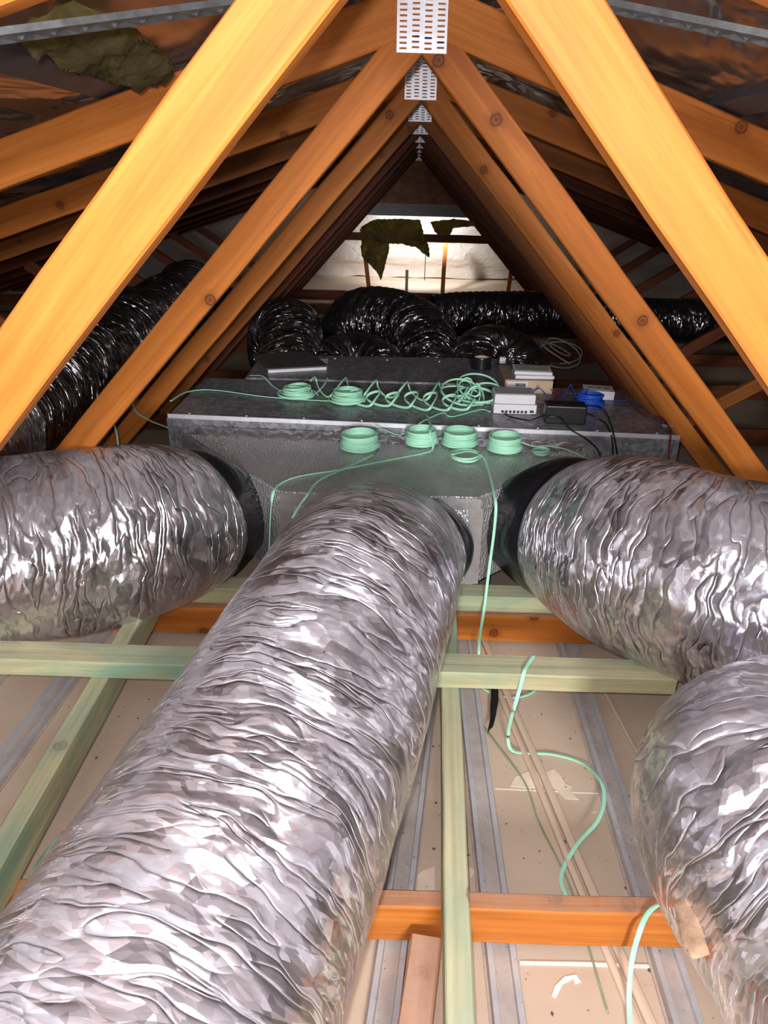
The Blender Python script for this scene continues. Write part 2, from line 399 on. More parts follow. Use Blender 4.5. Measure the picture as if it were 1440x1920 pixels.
M['hole'] = simple('torn_black_film', (.006, .006, .006), .6)
M['dust_paper'] = simple('brown_torn_paper', (.42, .27, .17), .8, var=.3, nscale=30, bumps=.6, bdist=.006)

def galv_box():
    m, nt, b = newmat('spangled_galvanised_steel')
    v = coords(nt)
    vo = nt.nodes.new('ShaderNodeTexVoronoi'); vo.inputs['Scale'].default_value = 75; nt.links.new(v, vo.inputs['Vector'])
    sep = nt.nodes.new('ShaderNodeSeparateColor'); nt.links.new(vo.outputs['Color'], sep.inputs[0])
    c = ramp(nt, sep.outputs[0], [(0, (.20, .205, .22)), (.5, (.27, .28, .30)), (1, (.42, .43, .46))]).outputs[0]
    n = noise(nt, v, 6, 5, .6)
    c = mixc(nt, .5, c, ramp(nt, n, [(.3, (.55, .55, .57)), (.7, (1, 1, 1))]).outputs[0], 'MULTIPLY')
    nt.links.new(c, b.inputs['Base Color']); b.inputs['Metallic'].default_value = .3
    rr = nt.nodes.new('ShaderNodeMapRange'); nt.links.new(sep.outputs[1], rr.inputs[0]); rr.inputs[3].default_value = .34; rr.inputs[4].default_value = .55
    nt.links.new(rr.outputs[0], b.inputs['Roughness'])
    return m
M['galv'] = galv_box()
def foilboard(name='foil_faced_board'):
    m, nt, b = newmat(name)
    v = coords(nt)
    mp = nt.nodes.new('ShaderNodeMapping'); mp.inputs['Scale'].default_value = (230, 90, 90); nt.links.new(v, mp.inputs['Vector'])
    vo = nt.nodes.new('ShaderNodeTexVoronoi'); vo.inputs['Scale'].default_value = 1; nt.links.new(mp.outputs[0], vo.inputs['Vector'])
    n = noise(nt, v, 9, 5, .6)
    bump(nt, b, math_(nt, 'ADD', vo.outputs['Distance'], math_(nt, 'MULTIPLY', n, .5)), 1.0, .004)
    c = ramp(nt, n, [(.3, (.52, .51, .52)), (.7, (.68, .67, .68))]).outputs[0]
    nt.links.new(c, b.inputs['Base Color']); b.inputs['Metallic'].default_value = .6; b.inputs['Roughness'].default_value = .34
    return m
M['board'] = foilboard()
def insul():
    m, nt, b = newmat('yellow_brown_insulation')
    v = coords(nt); n = noise(nt, v, 11, 6, .7, .5)
    c = ramp(nt, n, [(.3, (.20, .155, .05)), (.5, (.48, .40, .15)), (.72, (.78, .70, .38))]).outputs[0]
    nt.links.new(c, b.inputs['Base Color']); b.inputs['Roughness'].default_value = .95
    tr_ = nt.nodes.new('ShaderNodeBsdfTranslucent'); nt.links.new(c, tr_.inputs[0])      # loose fibre lets light through
    mx = nt.nodes.new('ShaderNodeMixShader'); mx.inputs[0].default_value = .6
    out = [n_ for n_ in nt.nodes if n_.type == 'OUTPUT_MATERIAL'][0]
    nt.links.new(b.outputs[0], mx.inputs[1]); nt.links.new(tr_.outputs[0], mx.inputs[2]); nt.links.new(mx.outputs[0], out.inputs[0])
    bump(nt, b, noise(nt, v, 90, 6, .8, 1.5), 1, .03)
    return m
M['insul'] = insul()
def sarking():
    m, nt, b = newmat('foil_sarking')
    v = coords(nt, (1.4, .8, 1), False); n = noise(nt, v, 2.6, 3, .5, .6)
    bump(nt, b, n, 1, .10)
    b.inputs['Base Color'].default_value = (.60, .58, .58, 1); b.inputs['Metallic'].default_value = .95; b.inputs['Roughness'].default_value = .24
    return m
M['sarking'] = sarking()
def plasterboard():
    m, nt, b = newmat('dusty_plasterboard')
    v = coords(nt, (1, 1, 1), False)
    n = noise(nt, v, 3.0, 6, .6)
    c = ramp(nt, n, [(.3, (.54, .415, .31)), (.7, (.65, .51, .385))]).outputs[0]
    sp = noise(nt, v, 70, 3, .6)
    c = mixc(nt, ramp(nt, sp, [(.68, (0, 0, 0)), (.74, (.7, .7, .7))]).outputs[0], c, (.16, .11, .08))
    sp2 = noise(nt, v, 38, 2, .5)
    c = mixc(nt, ramp(nt, sp2, [(.73, (0, 0, 0)), (.78, (.8, .8, .8))]).outputs[0], c, (.75, .68, .60))
    nt.links.new(c, b.inputs['Base Color']); b.inputs['Roughness'].default_value = .85
    bump(nt, b, sp, .2, .001)
    return m
M['plaster'] = plasterboard()
M['splash'] = simple('dried_plaster', (.80, .66, .52), .8, nscale=25, var=.12)
M['splash_white'] = simple('white_plaster_smear', (.85, .80, .76), .8, var=.08)
M['brown_board'] = simple('brown_boards', (.36, .15, .07), .6, nscale=8, var=.4)

# ------------------------------------------------------------------ the setting: ceiling boards, roof skin
Y0, Y1, HX = -0.9, 12.6, 4.75
mesh('ceiling', [(-HX, Y0, -.013), (HX, Y0, -.013), (HX, Y1, -.013), (-HX, Y1, -.013), (-HX, Y0, 0), (HX, Y0, 0), (HX, Y1, 0), (-HX, Y1, 0)],
     [(3, 2, 1, 0), (4, 5, 6, 7), (0, 1, 5, 4), (1, 2, 6, 5), (2, 3, 7, 6), (3, 0, 4, 7)], M['plaster'])['kind'] = 'structure'
# sarking: sags between the roof battens
def roof_sheet(side, name):
    nx, ny = 90, 130; V, Fc = [], []
    xs = np.linspace(0, HX, nx); ys = np.linspace(Y0, 8.0, ny)
    X, Yg = np.meshgrid(xs, ys)
    sag = .022 * (np.cos(X / .62 * 2 * math.pi) * .5 + .5) + .018 * vn(X * 3 + 7, Yg * 2.2, X * 0, 21 + side) + .010 * vn(X * 9, Yg * 5, X * 0, 5)
    Zg = 1.665 - SL * X - sag
    for a in range(ny):
        for b_ in range(nx): V.append((side * X[a, b_], Yg[a, b_], Zg[a, b_]))
    for a in range(ny - 1):
        for b_ in range(nx - 1):
            q = (a*nx+b_, a*nx+b_+1, (a+1)*nx+b_+1, (a+1)*nx+b_)
            Fc.append(q if side < 0 else q[::-1])
    o = mesh(name, V, Fc, M['sarking'], smooth=True); o['kind'] = 'structure'
    mo = o.modifiers.new('s', 'SOLIDIFY'); mo.thickness = .004; mo.offset = -1 if side < 0 else -1
roof_sheet(-1, 'trim_1'); roof_sheet(1, 'trim_2')

# ------------------------------------------------------------------ roof trusses
TH = 0.035
PI_, PO_ = 1.485, 1.587                         # inner and outer line of the webs at the centre
def nail_plate(parent, x0, x1, z0, z1, y, nx, nzz):
    V, Fc = [], []
    def bx(a, b_, c, d):
        i = len(V)
        for yy in (y, y + .0012):
            V.extend([(a, yy, c), (b_, yy, c), (b_, yy, d), (a, yy, d)])
        Fc.extend([(i, i+1, i+2, i+3), (i+7, i+6, i+5, i+4), (i, i+4, i+5, i+1), (i+1, i+5, i+6, i+2), (i+2, i+6, i+7, i+3), (i+3, i+7, i+4, i)])
    cw = (x1 - x0) / nx; chh = (z1 - z0) / nzz
    for a in range(nx):
        X0 = x0 + a * cw; hx0, hx1 = X0 + cw * .22, X0 + cw * .80
        bx(X0, hx0, z0, z1); bx(hx1, X0 + cw, z0, z1)
        for k in range(nzz):
            off = chh * .25 * (a % 2)
            zz = z0 + k * chh
            bx(hx0, hx1, zz + (0 if k == 0 else off), zz + chh * .62 + off if k < nzz - 1 else z1)
    return mesh('nail_plate', V, Fc, M['plate'], parent)
def make_truss(y, label, mat, reach=4.35, low=None):
    t = thing('roof_truss', (0, y, 0.03), label, 'roof truss', 'roof trusses along the ridge')
    up = (0, 0, 1)
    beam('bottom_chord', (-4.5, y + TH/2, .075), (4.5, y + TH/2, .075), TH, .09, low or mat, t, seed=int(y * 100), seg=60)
    c = PI_ + (PO_ - PI_) / 2; k = 1.07; zb = .125
    for s in (-1, 1):
        top = Vector((s * 0.028, y + TH/2, c - .028 * k)); bot = Vector((s * (c - zb) / k, y + TH/2, zb))
        d = (bot - top).normalized()
        # cut lines: vertical at the top, horizontal at the chord
        beam('web', top, bot, TH, .070, mat, t, up=up, seed=int(y * 37) + s, cut0=k, cut1=-1/k if s > 0 else -1/k)
        # outer web rises to the top chord
        xo = 1.40; p = Vector((s * xo, y + TH/2, .125)); q = Vector((s * 2.35, y + TH/2, 1.52 - 2.35 * SL + .01))
        beam('web', p, q, TH, .070, mat, t, up=up, seed=int(y * 53) + s)
        a0 = Vector((s * .002, y + TH/2, 1.567)); a1 = Vector((s * reach, y + TH/2, 1.567 - SL * reach))
        beam('top_chord', a0, a1, TH, .088, mat, t, up=up, seed=int(y * 71) + s, cut0=SL, cut1=0, seg=40)
    nail_plate(t, -.052, .050, 1.487, 1.607, y - .0016, 4, 13)
    return t
ORD = ['nearest roof truss with bright orange sloping webs close to the camera',
       'second roof truss whose webs meet just under the large perforated nail plate',
       'third roof truss from the front, standing just behind the second one',
       'fourth roof truss from the front, dimness put into its colour, behind the third', 'fifth roof truss from the front along the ridge',
       'sixth roof truss from the front along the ridge', 'seventh roof truss from the front, third from the far end',
       'eighth roof truss from the front, in deep shade', 'farthest full roof truss carrying the dark boards and hanging insulation']
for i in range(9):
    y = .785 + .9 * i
    make_truss(y, ORD[i], M['pine'] if i < 3 else M['pine_half_shade'] if i < 4 else M['pine_full_shade'], low=M['pine'] if i < 2 else M['pine_full_shade'])  # farther trusses and their bottom chords take the shade-coloured copies

# roof battens along the slope
bl = {(-1, 0): 'left', (1, 0): 'right'}
for s in (-1, 1):
    for j, x in enumerate((.04, .66, 1.28, 1.90, 2.52, 3.14, 3.76)):
        z = 1.615 - SL * x + .004
        M_ = 'batten_metal'
        o = beam('roof_batten', (s * x, Y0 + .1, z + .015), (s * x, 8.0, z + .015), .065 if j else .05, .026, M[M_], up=(s * SL, 0, 1), seg=30)
        tag(o, 'dark grey roof batten on top of the %s rafters, %s' % ('left' if s < 0 else 'right',
            ['tight beside the ridge', 'first below the ridge', 'second below the ridge', 'third below the ridge', 'fourth below the ridge', 'fifth below the ridge', 'lowest near the eave'][j]),
            'batten', 'roof battens')

# perforated bracing straps under the sarking
def strap(pa, pb, label, z0):
    a = atRoof(*pa, z0); b = atRoof(*pb, z0); L = (b - a).length; n = int(L / .016)
    V, Fc = [], []
    prof = [(-.015, 0.004), (-.013, -.001), (-.007, -.001), (.007, -.001), (.013, -.001), (.015, .004)]
    for i in range(n + 1):
        for q, (yy, zz) in enumerate(prof):
            z_ = zz + (.0035 if (i % 2 == 0 and q in (2, 3)) else 0)
            V.append((i * L / n, yy, z_))
    for i in range(n):
        for q in range(5):
            Fc.append((i*6+q, (i+1)*6+q, (i+1)*6+q+1, i*6+q+1))
    for i in range(1, n, 2):
        x = i * L / n; k0 = len(V)
        V += [(x - .004, -.004, -.0012), (x + .004, -.004, -.0012), (x + .004, .004, -.0012), (x - .004, .004, -.0012), (x, 0, -.005)]
        Fc += [(k0, k0+4, k0+1), (k0+1, k0+4, k0+2), (k0+2, k0+4, k0+3), (k0+3, k0+4, k0)]
    s = -1 if pa[0] < 780 else 1
    M4 = frame(a, b, (s * SL, 0, 1))
    o = mesh('bracing_strap', V, Fc, M['galv_strap'], M=M4)
    mo = o.modifiers.new('s', 'SOLIDIFY'); mo.thickness = .0015
    return tag(o, label, 'metal strap', None)
strap((-60, 78), (520, 0), 'ridged galvanised bracing strap crossing the upper left corner', 1.505)
strap((1080, 0), (1520, 92), 'ridged galvanised bracing strap crossing the upper right corner', 1.505)

# ------------------------------------------------------------------ lumps of insulation
def lump(name, outline, nrm, th, mat, label, cat, seed=0, cuts=4, rough=1.0, curl=0.0, parent=None):
    nrm = Vector(nrm).normalized(); bm = bmesh.new()
    vs = [bm.verts.new(p) for p in outline]; f = bm.faces.new(vs)
    bmesh.ops.triangulate(bm, faces=[f], quad_method='BEAUTY', ngon_method='EAR_CLIP')
    for _ in range(cuts): bmesh.ops.subdivide_edges(bm, edges=[e for e in bm.edges if e.calc_length() > .018], cuts=1, use_grid_fill=False); bmesh.ops.triangulate(bm, faces=bm.faces[:])
    bm.normal_update()
    bm.verts.index_update(); bm.faces.index_update()
    bd = {v.index for v in bm.verts if any(len(e.link_faces) == 1 for e in v.link_edges)}
    pts = [v.co.copy() for v in bm.verts]; fc = [tuple(v.index for v in f.verts) for f in bm.faces]
    be = [(e.link_loops[0].vert.index, e.link_loops[0].link_loop_next.vert.index) for e in bm.edges if len(e.link_faces) == 1]
    bm.free(); n = len(pts)
    bpts = [pts[i] for i in bd]
    A, B = [], []
    for i, p in enumerate(pts):
        dmin = min((p - q).length for q in bpts)
        k = min(1, dmin / (th * .8)); k = math.sqrt(max(0, 1 - (1 - k) ** 2))
        h = th * (.15 + .85 * k) * (.75 + .4 * nz(p, 14, seed)) / 2
        r = .30 * th * rough * nz(p, 70, seed + 1) + .22 * th * rough * nz(p, 30, seed + 2)
        j = Vector((nz(p, 40, seed + 3), nz(p, 40, seed + 4), nz(p, 40, seed + 5))) * th * .12 * rough
        A.append(p + nrm * (h + r) + j); B.append(p - nrm * (h - r) + j)
    Fc = list(fc) + [tuple(n + i for i in reversed(f)) for f in fc] + [(b, a, a + n, b + n) for a, b in be]
    o = mesh(name, A + B, Fc, mat, parent, smooth=True)
    if label: tag(o, label, cat)
    return o
rn = (.317, 0, -.948)
zo = 1.575
lump('insulation_batt', [atRoof(x, y, zo) for x, y in [(30, 78), (50, 42), (110, 14), (170, 12), (212, 34), (246, 56), (285, 88), (328, 122), (320, 146), (288, 158), (245, 158), (205, 146), (172, 118), (150, 88), (90, 84)]],
     rn, .024, M['insul'], 'dirty yellow insulation scrap drooping from the roof in the upper left corner', 'insulation', 3)
lump('pale_insulation_strip', [atY(x, y, 1.76) for x, y in [(520, 150), (545, 140), (590, 122), (628, 104), (640, 108), (630, 122), (590, 140), (545, 160), (522, 165)]],
     (0, -1, 0), .02, simple('pale_insulation', (.72, .62, .42), .9, nscale=40, var=.2, bumps=.5, bdist=.005), 'cream strip of insulation lying on the second truss beside the bright left web', 'insulation', 9)

# ------------------------------------------------------------------ metal ceiling channels (furring), on the boards
def channel(pA, pB, label, wd=.062, y0=None, y1=None):
    a, b = atZ(*pA, .022), atZ(*pB, .022)
    d = (b - a) / (b.y - a.y)
    y0 = y0 if y0 is not None else -.5; y1 = y1 if y1 is not None else 7.5
    A = a + d * (y0 - a.y); B = a + d * (y1 - a.y); A.z = B.z = 0.0; L = (B - A).length
    h = wd / 2
    prof = [(-h, .001), (-h, .004), (-h*.90, .005), (-h*.84, .022), (-h*.52, .022), (-h*.46, .013), (h*.42, .013), (h*.48, .022), (h*.80, .022), (h*.86, .005), (h, .004), (h, .001)]
    k = len(prof); V, Fc = [], []; n = 12
    for i in range(n + 1):
        for yy, zz in prof: V.append((L * i / n, yy, zz))
    for i in range(n):
        for q in range(k): Fc.append((i*k+q, (i+1)*k+q, (i+1)*k+(q+1) % k, i*k+(q+1) % k))
    o = mesh('ceiling_channel', V, Fc, M['channel'], M=frame(A, B))
    tag(o, label, 'metal channel', 'metal ceiling channels')
channel((725, 1850), (772, 1500), 'galvanised ceiling channel along the right edge of the central duct')
channel((948, 1850), (880, 1301), 'galvanised ceiling channel just right of the long green batten')
channel((1270, 1850), (1095, 1301), 'galvanised ceiling channel farthest right, running under the duct elbow')
channel((20, 1405), (118, 1273), 'galvanised ceiling channel at far left beyond the green batten')
channel((-90, 1360), (30, 1225), 'thin galvanised ceiling channel cut by the left edge of the picture', .03)
# pale timber strips lying on the board
for (a, b, lab, wd) in [((941, 1310), (1098, 1690), 'pale thin timber strip on the ceiling boards, the left one of the pair', .014),
                        ((955, 1310), (1120, 1690), 'pale thin timber strip on the ceiling boards, the right one of the pair', .018),
                        ((1135, 1301), (1200, 1420), 'short pale timber strip beside the duct elbow', .008)]:
    A, B = atZ(*a, .007), atZ(*b, .007); e = (A - B).normalized()
    A2 = A + e * (.5 if wd > .01 else .1); B2 = B - e * (.45 if wd > .01 else 0)
    tag(beam('timber_strip', (A2.x, A2.y, .006), (B2.x, B2.y, .006), wd, .010, M['pale_wood'], ch=.0015, seg=14), lab, 'timber strip')

# ------------------------------------------------------------------ green treated battens
gl = []
def green(name, p0, p1, a, b, label, **kw):
    o = beam(name, p0, p1, a, b, M['treated'], ch=.003, **kw); tag(o, label, 'timber batten'); return o
pL0, pL1 = atZ(18, 1555, .2), atZ(215, 1220, .2)
d = (pL1 - pL0) / (pL1.y - pL0.y); A = pL0 + d * (.1 - pL0.y); B = pL0 + d * (1.695 - pL0.y)
green('treated_batten', (A.x, A.y, .16), (B.x, B.y, .16), .042, .079, 'green treated batten on edge running away at left of the central duct')
A, B = atZ(862, 1915, .2), atZ(845, 1300, .2); d = (B - A) / (B.y - A.y); A = A - d * .25; B = A + d * (1.695 - A.y)
green('treated_batten', (A.x, A.y, .16), (B.x, B.y, .16), .042, .079, 'green treated batten on edge running away at right of the central duct')
A, B = atZ(0, 1232, .245), atZ(1194, 1268, .245)
green('treated_batten', (A.x - .35, 1.30 + .005, .2225), (.62, 1.300, .2225), .073, .045, 'green treated board lying across the two lengthwise battens in front of the plenum')
green('treated_batten', (-.75, 1.742, .1475), (.66, 1.735, .1475), .070, .053, 'green treated board under the front edge of the plenum')

# short offcut in the foreground
A, B = atZ(800, 1765, .075), atZ(770, 1960, .075)
o = beam('timber_offcut', (A.x, A.y, .046), (B.x - .01, B.y - .08, .046), .052, .088, M['rough'], seed=4); tag(o, 'short rough orange timber block standing on the ceiling at the bottom edge', 'timber offcut')

# ------------------------------------------------------------------ fan box and plenum
def prism(name, poly, z0, z1, mat, parent, bev=.004):
    bm = bmesh.new(); lo = [bm.verts.new((x, y, z0)) for x, y in poly]; hi = [bm.verts.new((x, y, z1)) for x, y in poly]
    bm.faces.new(lo[::-1]); bm.faces.new(hi); n = len(poly)
    for i in range(n): bm.faces.new((lo[i], lo[(i+1) % n], hi[(i+1) % n], hi[i]))
    bmesh.ops.recalc_face_normals(bm, faces=bm.faces[:])
    if bev: bmesh.ops.bevel(bm, geom=bm.edges[:], offset=bev, segments=3, affect='EDGES')
    c = Vector((sum(p[0] for p in poly) / n, sum(p[1] for p in poly) / n, (z0 + z1) / 2))
    for v in bm.verts: v.co -= c
    me = bpy.data.meshes.new(name); bm.to_mesh(me); bm.free()
    return link(name, me, mat, parent, Matrix.Translation(c))
BT = .50
unit = thing('air_conditioning_unit', (0, 2.5, .175), 'wide low galvanised air conditioning box with cables and small devices on top', 'air conditioner')
prism('casing', [(-.842, 2.298), (.900, 2.218), (.862, 2.79), (-.853, 2.80)], .175, BT, M['galv'], unit, .003)
prism('rear_section', [(-.69, 2.803), (.46, 2.803), (.455, 3.28), (-.71, 3.22)], .20, BT + .004, M['galv'], unit, .003)
# folded lip along the top front edge, end flange, screws, sticker
e0, e1 = Vector((-.842, 2.2965, BT - .006)), Vector((.900, 2.2165, BT - .006))
beam('front_lip', e0 + Vector((0, -.002, .004)), e1 + Vector((0, -.002, .004)), .006, .016, M['plate'], unit, ch=.001, jit=.0003)
beam('corner_flange', (-.838, 2.295, .18), (-.838, 2.295, BT - .01), .02, .006, M['galv'], unit, up=(0, 1, 0), ch=.001, jit=.0003)
beam('corner_flange', (.892, 2.216, .18), (.892, 2.216, BT - .01), .02, .006, M['galv'], unit, up=(0, 1, 0), ch=.001, jit=.0003)
for k in range(9):
    p = e0.lerp(e1, .04 + k * .115) + Vector((0, .02, .0085))
    box('screw', p, (.008, .008, .004), M['plate'], unit, .0015)
for k in range(5):
    box('screw', (-.6 + k * .24, 3.18, BT + .006), (.008, .008, .004), M['plate'], unit, .0015)
box('sticker', atZ(1252, 798, BT + .001), (.04, .022, .001), M['paper'], unit, 0)
PT, PB = .462, .178
pl_ = thing('supply_plenum', (-.08, 2.0, PB), 'foil faced tapering plenum box feeding the three silver ducts', 'plenum')
ppoly = [(-.385, 1.775), (-.355, 1.752), (.195, 1.752), (.222, 1.78), (.602, 2.135), (.612, 2.21), (-.785, 2.275), (-.79, 2.24)]
prism('casing', ppoly, PB, PT, M['board'], pl_, .009)
M['foil_tape'] = simple('foil_tape', (.46, .45, .46), .32, .7, nscale=35, var=.12, bumps=.5, bdist=.003)
beam('edge_tape', (-.36, 1.750, PT - .018), (.20, 1.750, PT - .018), .0015, .036, M['foil_tape'], pl_, jit=.0004, ch=.0004)
beam('edge_tape', (.188, 1.750, PB + .01), (.188, 1.750, PT - .03), .04, .0015, M['foil_tape'], pl_, up=(0, 1, 0), jit=.0004, ch=.0004)
beam('edge_tape', (-.348, 1.750, PB + .01), (-.348, 1.750, PT - .03), .04, .0015, M['foil_tape'], pl_, up=(0, 1, 0), jit=.0004, ch=.0004)
# bright puckered foil band along the back of the plenum top
V, Fc = [], []; n = 120
for i in range(n + 1):
    t = i / n
    x = -.76 + 1.33 * t; yb = 2.262 - .062 * t
    for q in range(5):
        V.append((x, yb - .012 * q - (.010 * nz((x, q, 0), 60, 3) if q >= 3 else 0), PT + .0015 + (.010 * (4 - q) / 4 if q < 4 else 0) + .005 * nz((x * 3, q, 1), 45, 2)))
for i in range(n):
    for q in range(4): Fc.append((i*5+q, i*5+q+1, (i+1)*5+q+1, (i+1)*5+q))
mesh('back_seam_tape', V, Fc, M['foil_tape'], pl_, smooth=True)

# ------------------------------------------------------------------ big silver ducts
def duct(name, label, path, collar=None, nr=190, step=.006, seed=0, amp=1.0, mat='foil', **kw):
    t = thing(name, Vector(path[len(path)//2][:3]) - Vector((0, 0, path[len(path)//2][4] / 2)), label, 'duct', 'flexible foil air ducts')
    tube('foil_sleeve', path, M[mat], t, nr=nr, step=step, seed=seed, amp=amp, **kw)
    if collar: tube('taped_collar', collar, M['black_tape'], t, nr=140, step=.004, seed=seed + 50, amp=.30, slant=1.0, fine=1.6)
    return t
duct('flexible_duct', 'large silver foil duct coming straight towards the viewer from the plenum front',
     [(-.062, 1.69, .328, .42, .30), (-.066, 1.655, .335, .450, .355), (-.076, 1.58, .36, .45, .40), (-.088, 1.44, .42, .43, .41), (-.105, 1.24, .462, .41, .41), (-.152, 1.0, .45, .41, .42), (-.208, .76, .40, .42, .43), (-.268, .50, .37, .43, .44), (-.32, .22, .36, .45, .45), (-.40, -.15, .36, .455, .45)],
     [(-.050, 1.754, .322, .475, .288), (-.053, 1.735, .326, .478, .305), (-.056, 1.715, .330, .478, .330), (-.060, 1.695, .332, .468, .345), (-.064, 1.675, .336, .44, .34)], nr=260, step=.0055, seed=11)
duct('flexible_duct', 'silver foil duct leaving the left side of the plenum and curling back along the left',
     [(-.595, 1.86, .335, .36, .32), (-.64, 1.80, .345, .44, .42), (-.72, 1.69, .37, .47, .46), (-.84, 1.585, .385, .47, .47), (-1.0, 1.50, .40, .46, .46), (-1.2, 1.46, .43, .44, .44), (-1.36, 1.56, .46, .40, .40), (-1.40, 1.85, .48, .38, .38), (-1.41, 2.2, .48, .38, .38)],
     [(-.560, 2.03, .315, .40, .22), (-.585, 1.985, .318, .42, .25), (-.605, 1.94, .325, .42, .32), (-.630, 1.87, .335, .42, .39), (-.655, 1.80, .345, .435, .42), (-.675, 1.77, .35, .42, .41)], nr=220, step=.006, seed=23)
duct('flexible_duct', 'silver foil duct leaving the right side of the plenum and bulging off to the right',
     [(.475, 1.765, .355, .38, .36), (.50, 1.715, .365, .45, .44), (.55, 1.62, .39, .48, .48), (.62, 1.49, .42, .49, .49), (.72, 1.37, .44, .48, .48), (.87, 1.28, .45, .47, .47), (1.08, 1.22, .45, .47, .47), (1.5, 1.15, .45, .47, .47)],
     [(.375, 1.985, .315, .40, .22), (.40, 1.925, .325, .43, .27), (.412, 1.895, .33, .44, .33), (.43, 1.85, .34, .42, .40), (.465, 1.785, .352, .43, .42), (.485, 1.75, .36, .42, .41)], nr=220, step=.006, seed=37)
duct('flexible_duct', 'silver foil duct elbow in the lower right corner turning towards the viewer',
     [(1.5, .88, .32, .42, .38), (1.15, .90, .32, .42, .38), (.90, .92, .33, .43, .39), (.70, .90, .335, .44, .41), (.605, .80, .34, .45, .42), (.635, .60, .345, .45, .43), (.68, .40, .35, .45, .43), (.72, .1, .35, .45, .43), (.72, -.2, .35, .45, .43)],
     nr=220, step=.006, seed=51, slant=3.0)
# torn brown wrapping on the elbow
# ------------------------------------------------------------------ black shiny ducts behind
bk = dict(mat='foil_dark', nr=110, step=.011, ribs=.006, ribf=24)
duct('flexible_duct', 'dark foil duct running back along the far left under the rafters',
     [(-1.41, 2.2, .48, .38, .38), (-1.42, 2.6, .48, .38, .38), (-1.45, 3.2, .49, .38, .38), (-1.52, 4.2, .50, .38, .38), (-1.62, 5.2, .5, .38, .38), (-2.0, 6.2, .4, .38, .38)], seed=61, **bk)
duct('flexible_duct', 'black foil duct arching down at the left rear of the unit',
     [(-.58, 3.24, .34, .26, .26), (-.61, 3.45, .43, .32, .32), (-.67, 3.80, .49, .35, .35), (-.77, 4.02, .44, .34, .34), (-.81, 4.12, .30, .33, .32), (-.82, 4.14, .20, .3, .3)], seed=62, **bk)
duct('flexible_duct', 'low black foil duct hump directly behind the tray on the unit',
     [(-.12, 3.27, .33, .22, .22), (-.16, 3.40, .41, .25, .25), (-.28, 3.50, .435, .26, .26), (-.41, 3.43, .40, .26, .26), (-.44, 3.30, .32, .24, .24)], seed=63, **bk)
duct('flexible_duct', 'large black foil duct arching up behind the middle of the unit',
     [(.07, 3.36, .33, .28, .28), (.08, 3.56, .42, .33, .33), (.02, 3.80, .49, .36, .36), (-.14, 4.05, .51, .38, .38), (-.32, 4.18, .48, .38, .38), (-.44, 4.2, .34, .36, .34), (-.46, 4.2, .25, .34, .3)], seed=64, **bk)
duct('flexible_duct', 'black foil duct hump at the right rear of the unit beside the tape roll',
     [(.30, 3.33, .34, .24, .24), (.32, 3.48, .43, .29, .29), (.42, 3.60, .455, .30, .30), (.54, 3.55, .40, .30, .30), (.58, 3.46, .28, .28, .28)], seed=65, **bk)
duct('flexible_duct', 'black foil duct lying straight across to the right behind the others',
     [(.12, 4.62, .46, .26, .26), (.3, 4.65, .47, .27, .27), (.7, 4.68, .48, .28, .28), (1.1, 4.7, .48, .28, .28), (1.5, 4.72, .46, .28, .28), (2.2, 4.8, .44, .28, .28)], seed=66, **bk)

# ------------------------------------------------------------------ cables
GC = M['green_cable']
def cable(pts, label, mat, wd=.008, th=.003, up=(0, 0, 1), name='cable', rnd=False, cat='cable', step=.008, group=None):
    o = ribbon(name, pts, wd, th, mat, up=up, round_=rnd, step=step); return tag(o, label, cat, group)
def coil(c, r, turns, label, mat=GC, seed=0, wd=.007, th=.0022, flare=.10, name='cable_coil', jit=.0015, layers=2, group='mint green cable coils'):
    rr = random.Random(seed); pts = []
    ph = [rr.uniform(0, 6.3) for _ in range(4)]
    for L in range(layers):
        R0 = r - L * .006
        rows = range(turns) if L % 2 == 0 else range(turns - 1, -1, -1)
        for t in rows:
            for k in range(28):
                a = k / 28 * 2 * math.pi
                fr = (t + k / 28) if L % 2 == 0 else (t + 1 - k / 28)
                z = wd * .5 + wd * .92 * fr
                q = R0 * (1 + flare * (1 - min(1, fr / turns)) ** 2) + jit * math.sin(a * 2 + ph[L % 4] + t) + jit * .8 * math.sin(a + t * 1.7)
                pts.append((c[0] + q * math.cos(a), c[1] + q * math.sin(a), c[2] + z + jit * .5 * math.sin(a * 1.0 + t * 2.1)))
    o = ribbon(name, pts, th, wd, mat, up=(0, 0, 1), step=.006, n=2, smoothpath=False)
    return tag(o, label, 'cable coil', group)
def onP(px, py, h=.004): return atZ(px, py, PT + h)
def onB(px, py, h=.005): return atZ(px, py, BT + h)
def bxy(p, z): return (p.x, p.y, z)
coil(bxy(onP(675, 838), PT + .002), .058, 7, 'mint green cable coil on the plenum, farthest left of the front row', seed=1)
coil(bxy(onP(790, 830), PT + .002), .050, 7, 'mint green cable coil on the plenum, second from the left in the front row', seed=2)
coil(bxy(onP(862, 832), PT + .002), .054, 7, 'mint green cable coil on the plenum with a loose ring lying before it', seed=3)
coil(bxy(onP(946, 842), PT + .002), .052, 7, 'mint green cable coil on the plenum, farthest right of the front row', seed=4)
coil(bxy(onP(872, 858), PT + .002), .046, 2, 'loose flat ring of mint green cable in front of the third coil', seed=5, layers=1, jit=.004)
coil(bxy(onP(1014, 850), PT + .002), .028, 2, 'tiny mint green cable ring at the right end of the plenum', seed=6, layers=1, jit=.003)
coil(bxy(onB(557, 742), BT + .006), .050, 5, 'mint green cable coil on the unit near the tray', seed=7, flare=.5, jit=.004)
coil(bxy(onB(652, 752), BT + .006), .052, 6, 'mint green cable coil on the unit between the wavy run and the tray', seed=8, flare=.35, jit=.004)
